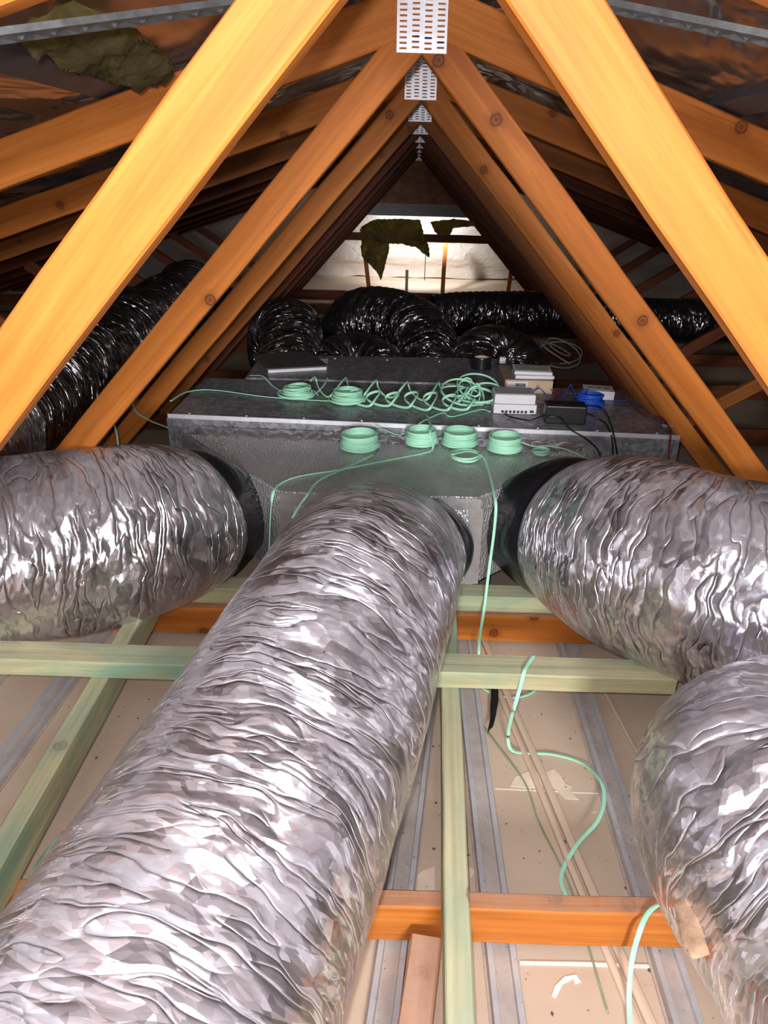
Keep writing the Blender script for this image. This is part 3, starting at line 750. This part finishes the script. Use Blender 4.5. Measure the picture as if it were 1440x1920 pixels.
# springy wavy run on top of the unit
def wavy(x0, x1, yc, loops, amp, label, hz=.03, curl=.03, seed=0):
    pts = []; n = loops * 14
    for i in range(n + 1):
        t = i / n; a = t * loops * 2 * math.pi
        am = amp * (.85 + .3 * math.sin(t * 9 + seed))
        x = x0 + (x1 - x0) * t + curl * math.sin(2 * a) * .3 + curl * math.cos(a + .6)
        pts.append((x, yc - .03 * t + am * math.sin(a), BT + .007 + hz * (.5 + .5 * math.sin(a + 1.0)) ))
    return cable(pts, label, GC, .003, .009, step=.006)
wavy(-.40, .20, 2.60, 5, .060, 'mint green cable in tall open waves along the back of the unit top', hz=.05, curl=.012)
wavy(-.22, .20, 2.48, 6, .055, 'mint green cable in tight springy waves in front of the open ones', hz=.04, curl=.035, seed=2)
# tangle
rr = random.Random(5); pts = []
c = onB(880, 750)
for k in range(95):
    a = k * .62; q = .05 + .035 * math.sin(k * .173 + 1)
    pts.append((c.x + .04 * math.sin(k * .083 + 1) + q * math.cos(a) * 1.05, c.y + .035 * math.cos(k * .11) + q * math.sin(a), BT + .012 + .045 * (.5 + .5 * math.sin(k * .41)) + .022 * math.sin(a)))
for i, p in enumerate(pts): pts[i] = (p[0], max(p[1], 2.30), max(p[2], BT + .006))
cable(pts, 'tangled heap of mint green cable in front of the white controller box', GC, .003, .007, step=.006, cat='cable tangle')
# long runs
cable([onB(320, 752, .004), onB(350, 735), onB(400, 731), onB(500, 744), onB(600, 751), onB(652, 752, .006), onB(685, 753, .006)], 'mint green cable lying along the left end of the unit top', GC)
cable([onB(468, 704, .008), onB(492, 705, .02), onB(510, 722, .008), onB(530, 735, .006), onB(555, 745, .006), onB(585, 742, .006), onB(605, 725, .02), onB(615, 708, .03)], 'mint green cable looping beside the tray to the first coil', GC)
cable([onP(705, 800, .055), onP(722, 806, .03), onP(745, 815, .008), onP(768, 808, .02), onP(785, 795, .05), onP(800, 786, .05), onB(830, 774, .01), onB(848, 781, .006), onB(900, 768, .006), onB(920, 772, .006)], 'mint green cable linking the coil tops to the unit edge', GC)
cable([onB(800, 778, .006), (lambda p: p)(onP(808, 800, .06)), onP(806, 815, .05), onP(812, 838, .012), onP(800, 848, .006), onP(740, 860, .004), onP(640, 880, .004), onP(560, 893, .004), onP(524, 908, .004),
       atY(512, 926, 1.742), atY(508, 960, 1.738), atY(506, 1000, 1.735), atY(504, 1060, 1.73)], 'mint green cable crossing the plenum top and dropping down its front left corner', GC)
cable([onP(700, 852, .006), onP(660, 872, .004), onP(612, 893, .008), onP(590, 908, .004), atY(575, 930, 1.735), atY(560, 950, 1.725), atY(548, 972, 1.70)], 'second mint green cable slanting down behind the top of the central duct', GC)
cable([onP(846, 852, .02), onP(880, 846, .02), onP(905, 856, .01), onP(915, 880, .004), onP(922, 905, .004), onP(926, 925, .003), atY(930, 950, 1.735), atY(926, 1000, 1.732), atY(918, 1060, 1.728), atY(908, 1140, 1.664), atY(898, 1215, 1.55), atZ(905, 1290, .02),],
      'mint green cable hanging from the plenum past the right side of the central duct', GC)
cable([onP(975, 828, .02), onP(1000, 836, .012), onP(1030, 836, .016), onP(1060, 842, .012), onP(1085, 852, .008), onP(1100, 862, .006)], 'mint green cable trailing right from the tiny ring', GC)
cable([atZ(902, 1288, .004), atZ(930, 1303, .004), atZ(965, 1308, .004), atZ(995, 1300, .004), atZ(1012, 1285, .004)], 'mint green cable loop peeping out below the cross board', GC)
g = .250
cable([atZ(1002, 1228, g), atZ(990, 1245, g), atZ(982, 1262, g), atY(975, 1290, 1.255), atZ(962, 1335, .16), atZ(953, 1375, .06), atZ(958, 1405, .02), atZ(985, 1412, .005), atZ(1035, 1414, .005), atZ(1090, 1430, .005), atZ(1125, 1462, .026), atZ(1133, 1500, .026), atZ(1120, 1540, .026), atZ(1085, 1580, .02), atZ(1060, 1620, .006), atZ(1052, 1650, .006), atZ(1062, 1680, .006), atZ(1085, 1730, .006)],
      'mint green cable draped over the cross board and snaking over the ceiling', GC, .009)
cable([atZ(880, 1330, .004), atZ(935, 1400, .004), atZ(985, 1470, .004), atZ(1010, 1540, .004), atZ(1045, 1610, .004), atZ(1075, 1680, .004), atZ(1140, 1900, .004)], 'thin olive cable following the pale timber strips', simple('olive_cable', (.28, .34, .18), .5), .004, .003)
cable([atZ(1262, 1690, .16), atZ(1240, 1694, .128), atZ(1215, 1712, .126), atY(1198, 1750, .755), atY(1185, 1800, .745), atZ(1180, 1850, .03), atZ(1180, 1900, .01), atZ(1184, 1960, .006)], 'mint green cable hanging over the front orange chord at lower right', GC, .009)
cable([atZ(120, 1560, .03), atZ(85, 1600, .06), atZ(62, 1640, .13), atZ(52, 1690, .128), atZ(45, 1760, .05)], 'short mint green cable beside the central duct at lower left', GC, .009)
cable([atY(378, 558, 3.4), atY(250, 690, 2.9), atY(250, 760, 2.5), atY(275, 785, 2.4), atY(315, 802, 2.30)][1:], 'pale green cable hanging left of the unit', GC, .006)
cable([atY(214, 795, 2.2), atY(220, 820, 2.15), atY(223, 860, 2.1)], 'short pale green cable end behind the left duct', GC, .006)

# ------------------------------------------------------------------ small gear on the unit
def onBz(px, py, z=BT): p = atZ(px, py, z); return p
# dark tray with white edge
tr = thing('plastic_tray', onBz(545, 690), 'shallow dark grey tray with a white front edge on the rear of the unit', 'tray')
q = [atZ(474, 668, BT + .02), atZ(578, 661, BT + .02), atZ(616, 688, BT + .02), atZ(500, 694, BT + .02)]
mesh('lid', [tuple(v) for v in q] + [(v.x, v.y, v.z + .006) for v in q], [(3, 2, 1, 0), (4, 5, 6, 7), (0, 1, 5, 4), (1, 2, 6, 5), (2, 3, 7, 6), (3, 0, 4, 7)], M['tray'], tr)
a, b = q[3], q[2]
p_ = [Vector((a.x + .004, a.y + .01, BT + .005)), Vector((b.x - .01, b.y + .01, BT + .005)), Vector((b.x - .02, b.y + .16, BT + .005)), Vector((a.x + .01, a.y + .16, BT + .005))]
mesh('body', [tuple(v) for v in p_] + [(v.x, v.y, BT + .0195) for v in p_], [(3, 2, 1, 0), (4, 5, 6, 7), (0, 1, 5, 4), (1, 2, 6, 5), (2, 3, 7, 6), (3, 0, 4, 7)], M['white_plastic'], tr)
# roll of black tape
def ring(name, c, ro, ri, h, mat, parent=None, n=40):
    V, Fc = [], []
    for k in range(n):
        a = 2 * math.pi * k / n; cs, sn = math.cos(a), math.sin(a)
        for rr_, z in ((ro, 0), (ro * 1.01, .002), (ro * 1.01, h - .002), (ro, h), (ri, h), (ri, 0)): V.append((c[0] + rr_ * cs, c[1] + rr_ * sn, c[2] + z))
    for k in range(n):
        m_ = (k + 1) % n
        for q in range(6): Fc.append((k*6+q, m_*6+q, m_*6+(q+1) % 6, k*6+(q+1) % 6))
    return mesh(name, V, Fc, mat, parent, smooth=False)
p = atZ(902, 690, BT + .004)
tp = thing('tape_roll', (p.x, p.y, BT + .004), 'roll of black duct tape near the rear edge of the unit', 'tape')
ring('tape', (p.x, p.y, BT + .004), .046, .034, .05, M['black_tape'], tp); ring('core', (p.x, p.y, BT + .005), .0338, .031, .048, M['card'], tp)
# cardboard carton
c = atZ(990, 738, BT); cw = 92 / FOC * 2.75
cb = thing('cardboard_box', (c.x, c.y + .1, BT), 'low brown cardboard carton with a white barcode label behind the controller', 'box')
W_, D_, H_ = .19, .24, .052; cx_ = c.x; cy_ = c.y + D_ / 2
box('carton', (cx_, cy_, BT + H_ / 2 + .0005), (W_, D_, H_), M['card'], cb, .0015)
box('top_flap', (cx_, cy_, BT + H_ + .0015), (W_ - .004, D_ - .004, .0015), M['card_top'], cb, 0)
fy = cy_ - D_ / 2 - .0006
box('label', (cx_ - W_ * .24, fy, BT + .034), (.082, .0008, .026), M['paper'], cb, 0)
V, Fc = [], []
rr = random.Random(3); xx = cx_ - W_ * .24 - .008
def addb(V, Fc, x0, x1, y0, y1, z0, z1):
    i = len(V); V += [(x0, y0, z0), (x1, y0, z0), (x1, y1, z0), (x0, y1, z0), (x0, y0, z1), (x1, y0, z1), (x1, y1, z1), (x0, y1, z1)]
    Fc += [tuple(i + k for k in f) for f in ((3, 2, 1, 0), (4, 5, 6, 7), (0, 1, 5, 4), (1, 2, 6, 5), (2, 3, 7, 6), (3, 0, 4, 7))]
while xx < cx_ - W_ * .24 + .034:
    wd = rr.choice((.0008, .0014, .0022)); addb(V, Fc, xx, xx + wd, fy - .0012, fy - .0004, BT + .028, BT + .041); xx += wd + rr.choice((.0008, .0016))
mesh('barcode', V, Fc, M['ink'], cb)
def text(name, s, size, M4, mat, parent, ext=.0003):
    cu = bpy.data.curves.new(name, 'FONT'); cu.body = s; cu.size = size; cu.extrude = ext; cu.align_x = 'CENTER'; cu.align_y = 'CENTER'
    to = bpy.data.objects.new('tmp_text', cu); COL.objects.link(to)
    dg = bpy.context.evaluated_depsgraph_get(); me = bpy.data.meshes.new_from_object(to.evaluated_get(dg))
    bpy.data.objects.remove(to); me.materials.clear()
    return link(name, me, mat, parent, M4)
text('printed_letter', 'K', .022, Matrix.Translation((cx_ + .038, fy - .0003, BT + .028)) @ Matrix.Rotation(math.pi / 2, 4, 'X'), M['tray'], cb)
# white flat devices stacked on the carton
z = BT + H_ + .0025
s1 = thing('wall_plate', (cx_ + .03, cy_, z), 'white plastic wall plate under another one on the carton', 'wall plate')
box('plate', (cx_ + .022, cy_ - .05, z + .007), (.155, .11, .013), M['white_plastic'], s1, .002, rz=.03)
s2 = thing('wall_plate', (cx_ + .03, cy_, z + .015), 'white plastic wall plate with grey face topmost on the carton', 'wall plate')
box('plate', (cx_ + .020, cy_ - .04, z + .0215), (.150, .12, .013), M['white_plastic'], s2, .002, rz=-.05)
box('face', (cx_ + .020, cy_ - .035, z + .0285), (.135, .10, .0012), M['grey_plastic'], s2, 0, rz=-.05)
p = atZ(944, 690, BT)
tag(box('white_cube', (p.x, p.y + .06, BT + .018 + .0045), (.028, .028, .028), M['white_plastic'], bev=.002), 'small white plastic cube between the tape roll and the carton', 'plastic cube')
# controller box, two tiers
p = atZ(965, 777, BT)
k = thing('controller_box', (p.x, p.y, BT), 'white zone controller box with a grey lid in front of the cardboard carton', 'controller')
X, Yb = p.x, p.y
box('base', (X, Yb + .045, BT + .018), (.155, .09, .034), M['white_plastic'], k, .003)
box('cover', (X - .002, Yb + .055, BT + .053), (.148, .10, .034), M['white_plastic'], k, .004)
box('lid', (X - .002, Yb + .058, BT + .0712), (.140, .092, .002), M['grey_plastic'], k, .0005)
for i in range(7): box('terminal', (X - .045 + i * .014, Yb - .0008, BT + .010), (.009, .003, .009), M['ink'], k, 0)
box('terminal', (X + .06, Yb - .0008, BT + .012), (.014, .003, .009), M['ink'], k, 0)
# second white box to the right
p = atZ(1125, 750, BT)
k = thing('junction_box', (p.x, p.y, BT), 'white connection box beside the blue cable coil at right', 'connection box')
box('body', (p.x, p.y + .045, BT + .018), (.115, .09, .034), M['white_plastic'], k, .002, rz=-.12)
for i in range(3): box('grey_insert', (p.x - .03 + i * .03, p.y + .045 - .004 * i, BT + .0358), (.022, .04, .0012), M['grey_plastic'], k, 0, rz=-.12)
# black power adapter with leads
p = atZ(1060, 797, BT)
k = thing('power_adapter', (p.x, p.y, BT), 'black power adapter on the front edge of the unit', 'power adapter')
ax, ay = p.x, p.y
box('body', (ax, ay + .037, BT + .034), (.142, .07, .066), M['black_plastic'], k, .006, rz=-.04, seg=3)
for i in range(5): box('grip_rib', (ax - .045 + i * .008, ay + .037, BT + .0675), (.003, .05, .002), M['black_plastic'], k, 0, rz=-.04)
ribbon('lead', [(ax - .068, ay + .02, BT + .03), (ax - .10, ay + .01, BT + .02), (ax - .13, ay + .005, BT + .012), tuple(atZ(955, 781, BT + .006)), tuple(atZ(948, 775, BT + .02))], .006, .006, M['black_cable'], k, round_=True)
BC = M['black_cable']
cable([(ax - .066, ay + .0, BT + .03), (ax - .02, ay - .02, BT + .03), atY(1068, 804, 2.19), atY(1095, 820, 2.16), atY(1118, 840, 2.10), atY(1128, 862, 2.02)], 'black lead curving over the front lip left of the other two', BC, .006, rnd=True)
cable([(ax + .066, ay + .045, BT + .06), atZ(1128, 765, BT + .03), atZ(1142, 785, BT + .008), atY(1150, 812, 2.215), atY(1157, 850, 2.212), atY(1158, 872, 2.212)], 'black lead on the right of the adapter, the outer one', BC, .006, rnd=True)
cable([(ax + .066, ay + .03, BT + .04), atZ(1118, 783, BT + .02), atZ(1136, 795, BT + .008), atY(1147, 820, 2.215), atY(1149, 850, 2.212), atY(1150, 872, 2.212)], 'black lead on the right of the adapter, the inner one', BC, .006, rnd=True)
# blue cable
c = atZ(1106, 762, BT)
coil((c.x, c.y + .02, BT + .002), .046, 6, 'bright blue cable coil between the adapter and the connection box', M['blue_cable'], seed=12, flare=.35, wd=.007, jit=.003, group='blue cable coils')
cable([atZ(998, 735, BT + .02), atZ(1012, 728, BT + .03), atZ(1024, 740, BT + .01), atZ(1040, 755, BT + .008)], 'short blue cable arching out of the controller box', M['blue_cable'], .006)
cable([atZ(1052, 752, BT + .008), atZ(1062, 735, BT + .03), atZ(1070, 722, BT + .045), atZ(1078, 738, BT + .03), atZ(1086, 752, BT + .01), atZ(1094, 742, BT + .03), atZ(1102, 730, BT + .045), atZ(1096, 748, BT + .03)], 'blue cable in upright loops left of the blue coil', M['blue_cable'], .003, .006)
cable([atZ(1140, 752, BT + .005), atZ(1170, 751, BT + .005), atZ(1192, 757, BT + .005), atZ(1215, 772, BT + .005), atZ(1244, 792, BT + .005)], 'thin blue cable running to the right end of the unit', simple('dull_blue_cable', (.05, .08, .30), .4), .005)
# red twin cable
cable([atZ(1002, 758, BT + .005), atZ(1030, 757, BT + .005), atZ(1045, 740, BT + .012), atZ(1035, 732, BT + .03), atZ(1060, 738, BT + .006), atZ(1105, 735, BT + .02), (atZ(1155, 736, BT + .03)), atZ(1180, 755, BT + .01), atZ(1205, 775, BT + .005), atZ(1238, 782, BT + .005), atZ(1252, 797, BT + .006), atY(1257, 812, 2.212), atY(1255, 840, 2.21), atY(1250, 882, 2.21)],
      'dark red cable trailing across the right end of the unit and over its front', M['red_cable'], .006, .004)
# grey cable loops hanging behind
pts = []
for i in range(46):
    a = i * .42; p = atY(1050 + 36 * math.sin(a) + 12 * math.sin(i * .31), 660 + 22 * math.cos(a * .93) + 10 * math.sin(i * .17), 3.9)
    pts.append((p.x, p.y + .10 * math.sin(i * .23), p.z))
cable(pts, 'loose grey cable loops hanging in the dark right behind the unit', M['grey_cable'], .008, rnd=True, cat='cable tangle', step=.015)

# ------------------------------------------------------------------ marks, crumbs and scraps on the ceiling boards
def patch(name, pix, label, mat, th=.0015, z=.0, cat='plaster mark'):
    pts = [atZ(x, y, z) for x, y in pix]; n = len(pts)
    V = [(p.x, p.y, z + .0002) for p in pts] + [(p.x, p.y, z + th) for p in pts]
    Fc = [tuple(range(n))[::-1], tuple(range(n, 2*n))] + [(i, (i+1) % n, n+(i+1) % n, n+i) for i in range(n)]
    tag(mesh(name, V, Fc, mat), label, cat)
patch('plaster_splash', [(957, 1475), (965, 1458), (985, 1449), (1003, 1446), (1012, 1455), (1018, 1478), (990, 1478)], 'cream plaster splash left of the timber strips', M['splash'])
patch('plaster_splash', [(1020, 1450), (1038, 1442), (1048, 1452), (1060, 1470), (1072, 1475), (1070, 1484), (1085, 1500), (1060, 1498), (1042, 1480), (1028, 1472)], 'cream plaster splash right of the timber strips', M['splash'])
patch('plaster_splash', [(762, 1672), (772, 1606), (778, 1618), (775, 1650), (790, 1635), (815, 1625), (815, 1670)], 'cream plaster splash left of the right green batten', M['splash'])
patch('plaster_splash', [(868, 1678), (864, 1600), (872, 1586), (878, 1600), (876, 1625), (892, 1632), (882, 1650), (885, 1680)], 'cream plaster splash right of the right green batten', M['splash'])
patch('plaster_smear', [(1034, 1868), (1040, 1850), (1058, 1832), (1080, 1828), (1090, 1842), (1078, 1846), (1075, 1836), (1055, 1846), (1042, 1872)], 'curled white plaster smear near the bottom edge', M['splash_white'])
patch('board_joint', [(928, 1478), (1122, 1487), (1122, 1489), (928, 1480)], 'thin pale joint line across the ceiling board', M['splash_white'], .0008)
patch('paper_strip', [(975, 1803), (1100, 1805), (1220, 1810), (1220, 1816), (1100, 1812), (975, 1809)], 'narrow white paper strip lying on the ceiling in front of the orange chord', M['paper'], .002, cat='paper strip')
lump('black_film_scrap', [atZ(x, y, .02) for x, y in [(921, 1288), (934, 1292), (934, 1315), (930, 1340), (924, 1362), (914, 1376), (918, 1350), (920, 1325)]], (0, 0, 1), .012, M['hole'], 'torn black plastic scrap below the cross board', 'plastic scrap', 4, cuts=3)
lump('torn_wrapping', [atZ(x, y, .36) for x, y in [(1262, 1690), (1290, 1672), (1315, 1672), (1322, 1700), (1315, 1740), (1330, 1790), (1300, 1800), (1280, 1770)]], (-.6, -.5, .6), .012, M['dust_paper'], 'torn brown wrapping between the orange chord and the duct elbow', 'wrapping', 8, cuts=4)
rr = random.Random(17); V, Fc = [], []
for i in range(300):
    x, y = rr.uniform(-1.0, .6), rr.uniform(.3, 1.65); s_ = rr.uniform(.0012, .0042)
    z0 = 0.0005
    i0 = len(V)
    for (a, b, c) in ((1, 0, 0), (-1, 0, 0), (0, 1, 0), (0, -1, 0), (0, 0, 1), (0, 0, 0)):
        V.append((x + a * s_ * rr.uniform(.5, 1.6), y + b * s_ * rr.uniform(.5, 1.6), z0 + c * s_ * .7))
    Fc += [(i0+a, i0+b, i0+c) for a, b, c in ((0, 2, 4), (2, 1, 4), (1, 3, 4), (3, 0, 4), (2, 0, 5), (1, 2, 5), (3, 1, 5), (0, 3, 5))]
tag(mesh('debris_crumbs', V, Fc, M['plug']), 'dark crumbs and grit scattered over the ceiling boards', 'debris', kind='stuff')

# ------------------------------------------------------------------ the far end
YF = 7.985
fb = thing('boarding', (0, YF + .07, 1.05), 'dark brown boards closing the far peak between the webs', 'boards')
for k in range(4):
    z = 1.09 + k * .10; hw = max(.06, (1.56 - z) / 1.07 - .02)
    beam('board', (-hw, YF + .06, z), (hw, YF + .05 + .01 * (k % 2), z), .018, .108, M['brown_board'], fb, seed=k)
beam_ = beam('grey_beam', (-.62, YF + .10, .975), (.62, YF + .10, .975), .05, .125, simple('grey_painted_timber', (.42, .42, .45), .6), seed=3); tag(beam_, 'grey beam across the far end below the brown boards', 'beam')
o = beam('collar_tie', (-1.1, YF + .053, .70), (1.1, YF + .053, .70), .035, .08, M['pine_full_shade'], seed=5); tag(o, 'dark red horizontal tie crossing in front of the lit foil', 'beam')
o = beam('ceiling_tie', (-2.6, YF - .42, .16), (2.6, YF - .42, .16), .045, .07, M['pine_full_shade'], seed=6); tag(o, 'dark red timber lying across the far ceiling joists', 'beam')
# hip slope of foil, strongly lit
V, Fc = [], []; nx, ny = 120, 50
for a in range(ny):
    t = a / (ny - 1)
    for b in range(nx):
        x = -3.6 + 7.2 * b / (nx - 1)
        y = 8.05 + 3.6 * t ** 1.1; z = 1.60 - 1.60 * t
        y = 8.9 + 1.5 * t; z = 1.35 - 1.33 * t
        z += .045 * math.sin(t * 22) * (.6 + .4 * nz((x, t, 0), 2, 3)) + .02 * nz((x, t * 4, 0), 5, 4)
        V.append((x, y, z))
for a in range(ny - 1):
    for b in range(nx - 1): Fc.append((a*nx+b, (a+1)*nx+b, (a+1)*nx+b+1, a*nx+b+1))
m, nt, bs = newmat('pale_foil_sarking'); bs.inputs['Base Color'].default_value = (.78, .77, .76, 1); bs.inputs['Metallic'].default_value = .6; bs.inputs['Roughness'].default_value = .4
bump(nt, bs, noise(nt, coords(nt), 7, 4, .6, .8), .8, .03)
o = mesh('trim_3', V, Fc, m, smooth=True); o['kind'] = 'structure'
# closes the roof above the hip
V = [(-4.75, 8.0, 1.7), (4.75, 8.0, 1.7), (4.75, 8.95, 1.36), (-4.75, 8.95, 1.36)]
o = mesh('trim_4', V + [(x, y, z + .01) for x, y, z in V], [(0, 1, 2, 3), (7, 6, 5, 4), (0, 4, 5, 1), (1, 5, 6, 2), (2, 6, 7, 3), (3, 7, 4, 0)], M['brown_board']); o['kind'] = 'structure'
for i, (px, lean, lab) in enumerate([(693, -.10, 'orange hip strut at left, behind the hanging insulation tail'), (830, .02, 'orange hip strut in the middle of the lit foil'), (953, .06, 'orange hip strut at the right end of the lit foil')]):
    p = atY(px, 535, YF + .85)
    tag(beam('hip_strut', (p.x, p.y, .0), (p.x + lean, p.y + .12, .72), .05, .04, M['pine'], up=(0, 1, 0), seed=i), lab, 'strut')
p = atY(762, 560, YF - .42)
tag(beam('post', (p.x, p.y, .12), (p.x, p.y, .42), .03, .04, M['pale_wood'], up=(0, 1, 0)), 'short pale post standing on the far ceiling tie', 'post')
hang = lump('insulation_batt', [atY(x, y, YF - .035) for x, y in [(676, 425), (700, 412), (740, 410), (788, 412), (792, 432), (804, 462), (806, 484), (798, 478), (780, 464), (755, 458), (715, 456), (692, 448)]],
     (0, -1, 0), .07, M['insul'], 'torn yellow insulation hanging over the far tie', 'insulation', 13, cuts=4)
tl = lump('torn_tail', [atY(x, y, YF - .04) for x, y in [(684, 444), (705, 448), (730, 452), (729, 470), (722, 500), (714, 526), (706, 508), (707, 484), (694, 466), (678, 480), (676, 462)]],
     (0, -1, 0), .05, M['insul'], None, None, 19, cuts=3, parent=hang)
lump('insulation_batt', [atY(x, y, YF - .035) for x, y in [(806, 416), (850, 410), (890, 415), (892, 424), (850, 428), (844, 440), (826, 442), (815, 434)]], (0, -1, 0), .05, M['insul'], 'small clump of insulation under the right half of the grey beam', 'insulation', 14, cuts=3)
tag(ribbon('hanging_wire', [tuple(atY(798, 478, YF - .035)), tuple(atY(797, 500, YF - .035)), tuple(atY(796, 526, YF - .035))], .008, .008, M['black_cable'], round_=True), 'thin black wire hanging from the torn insulation', 'wire')
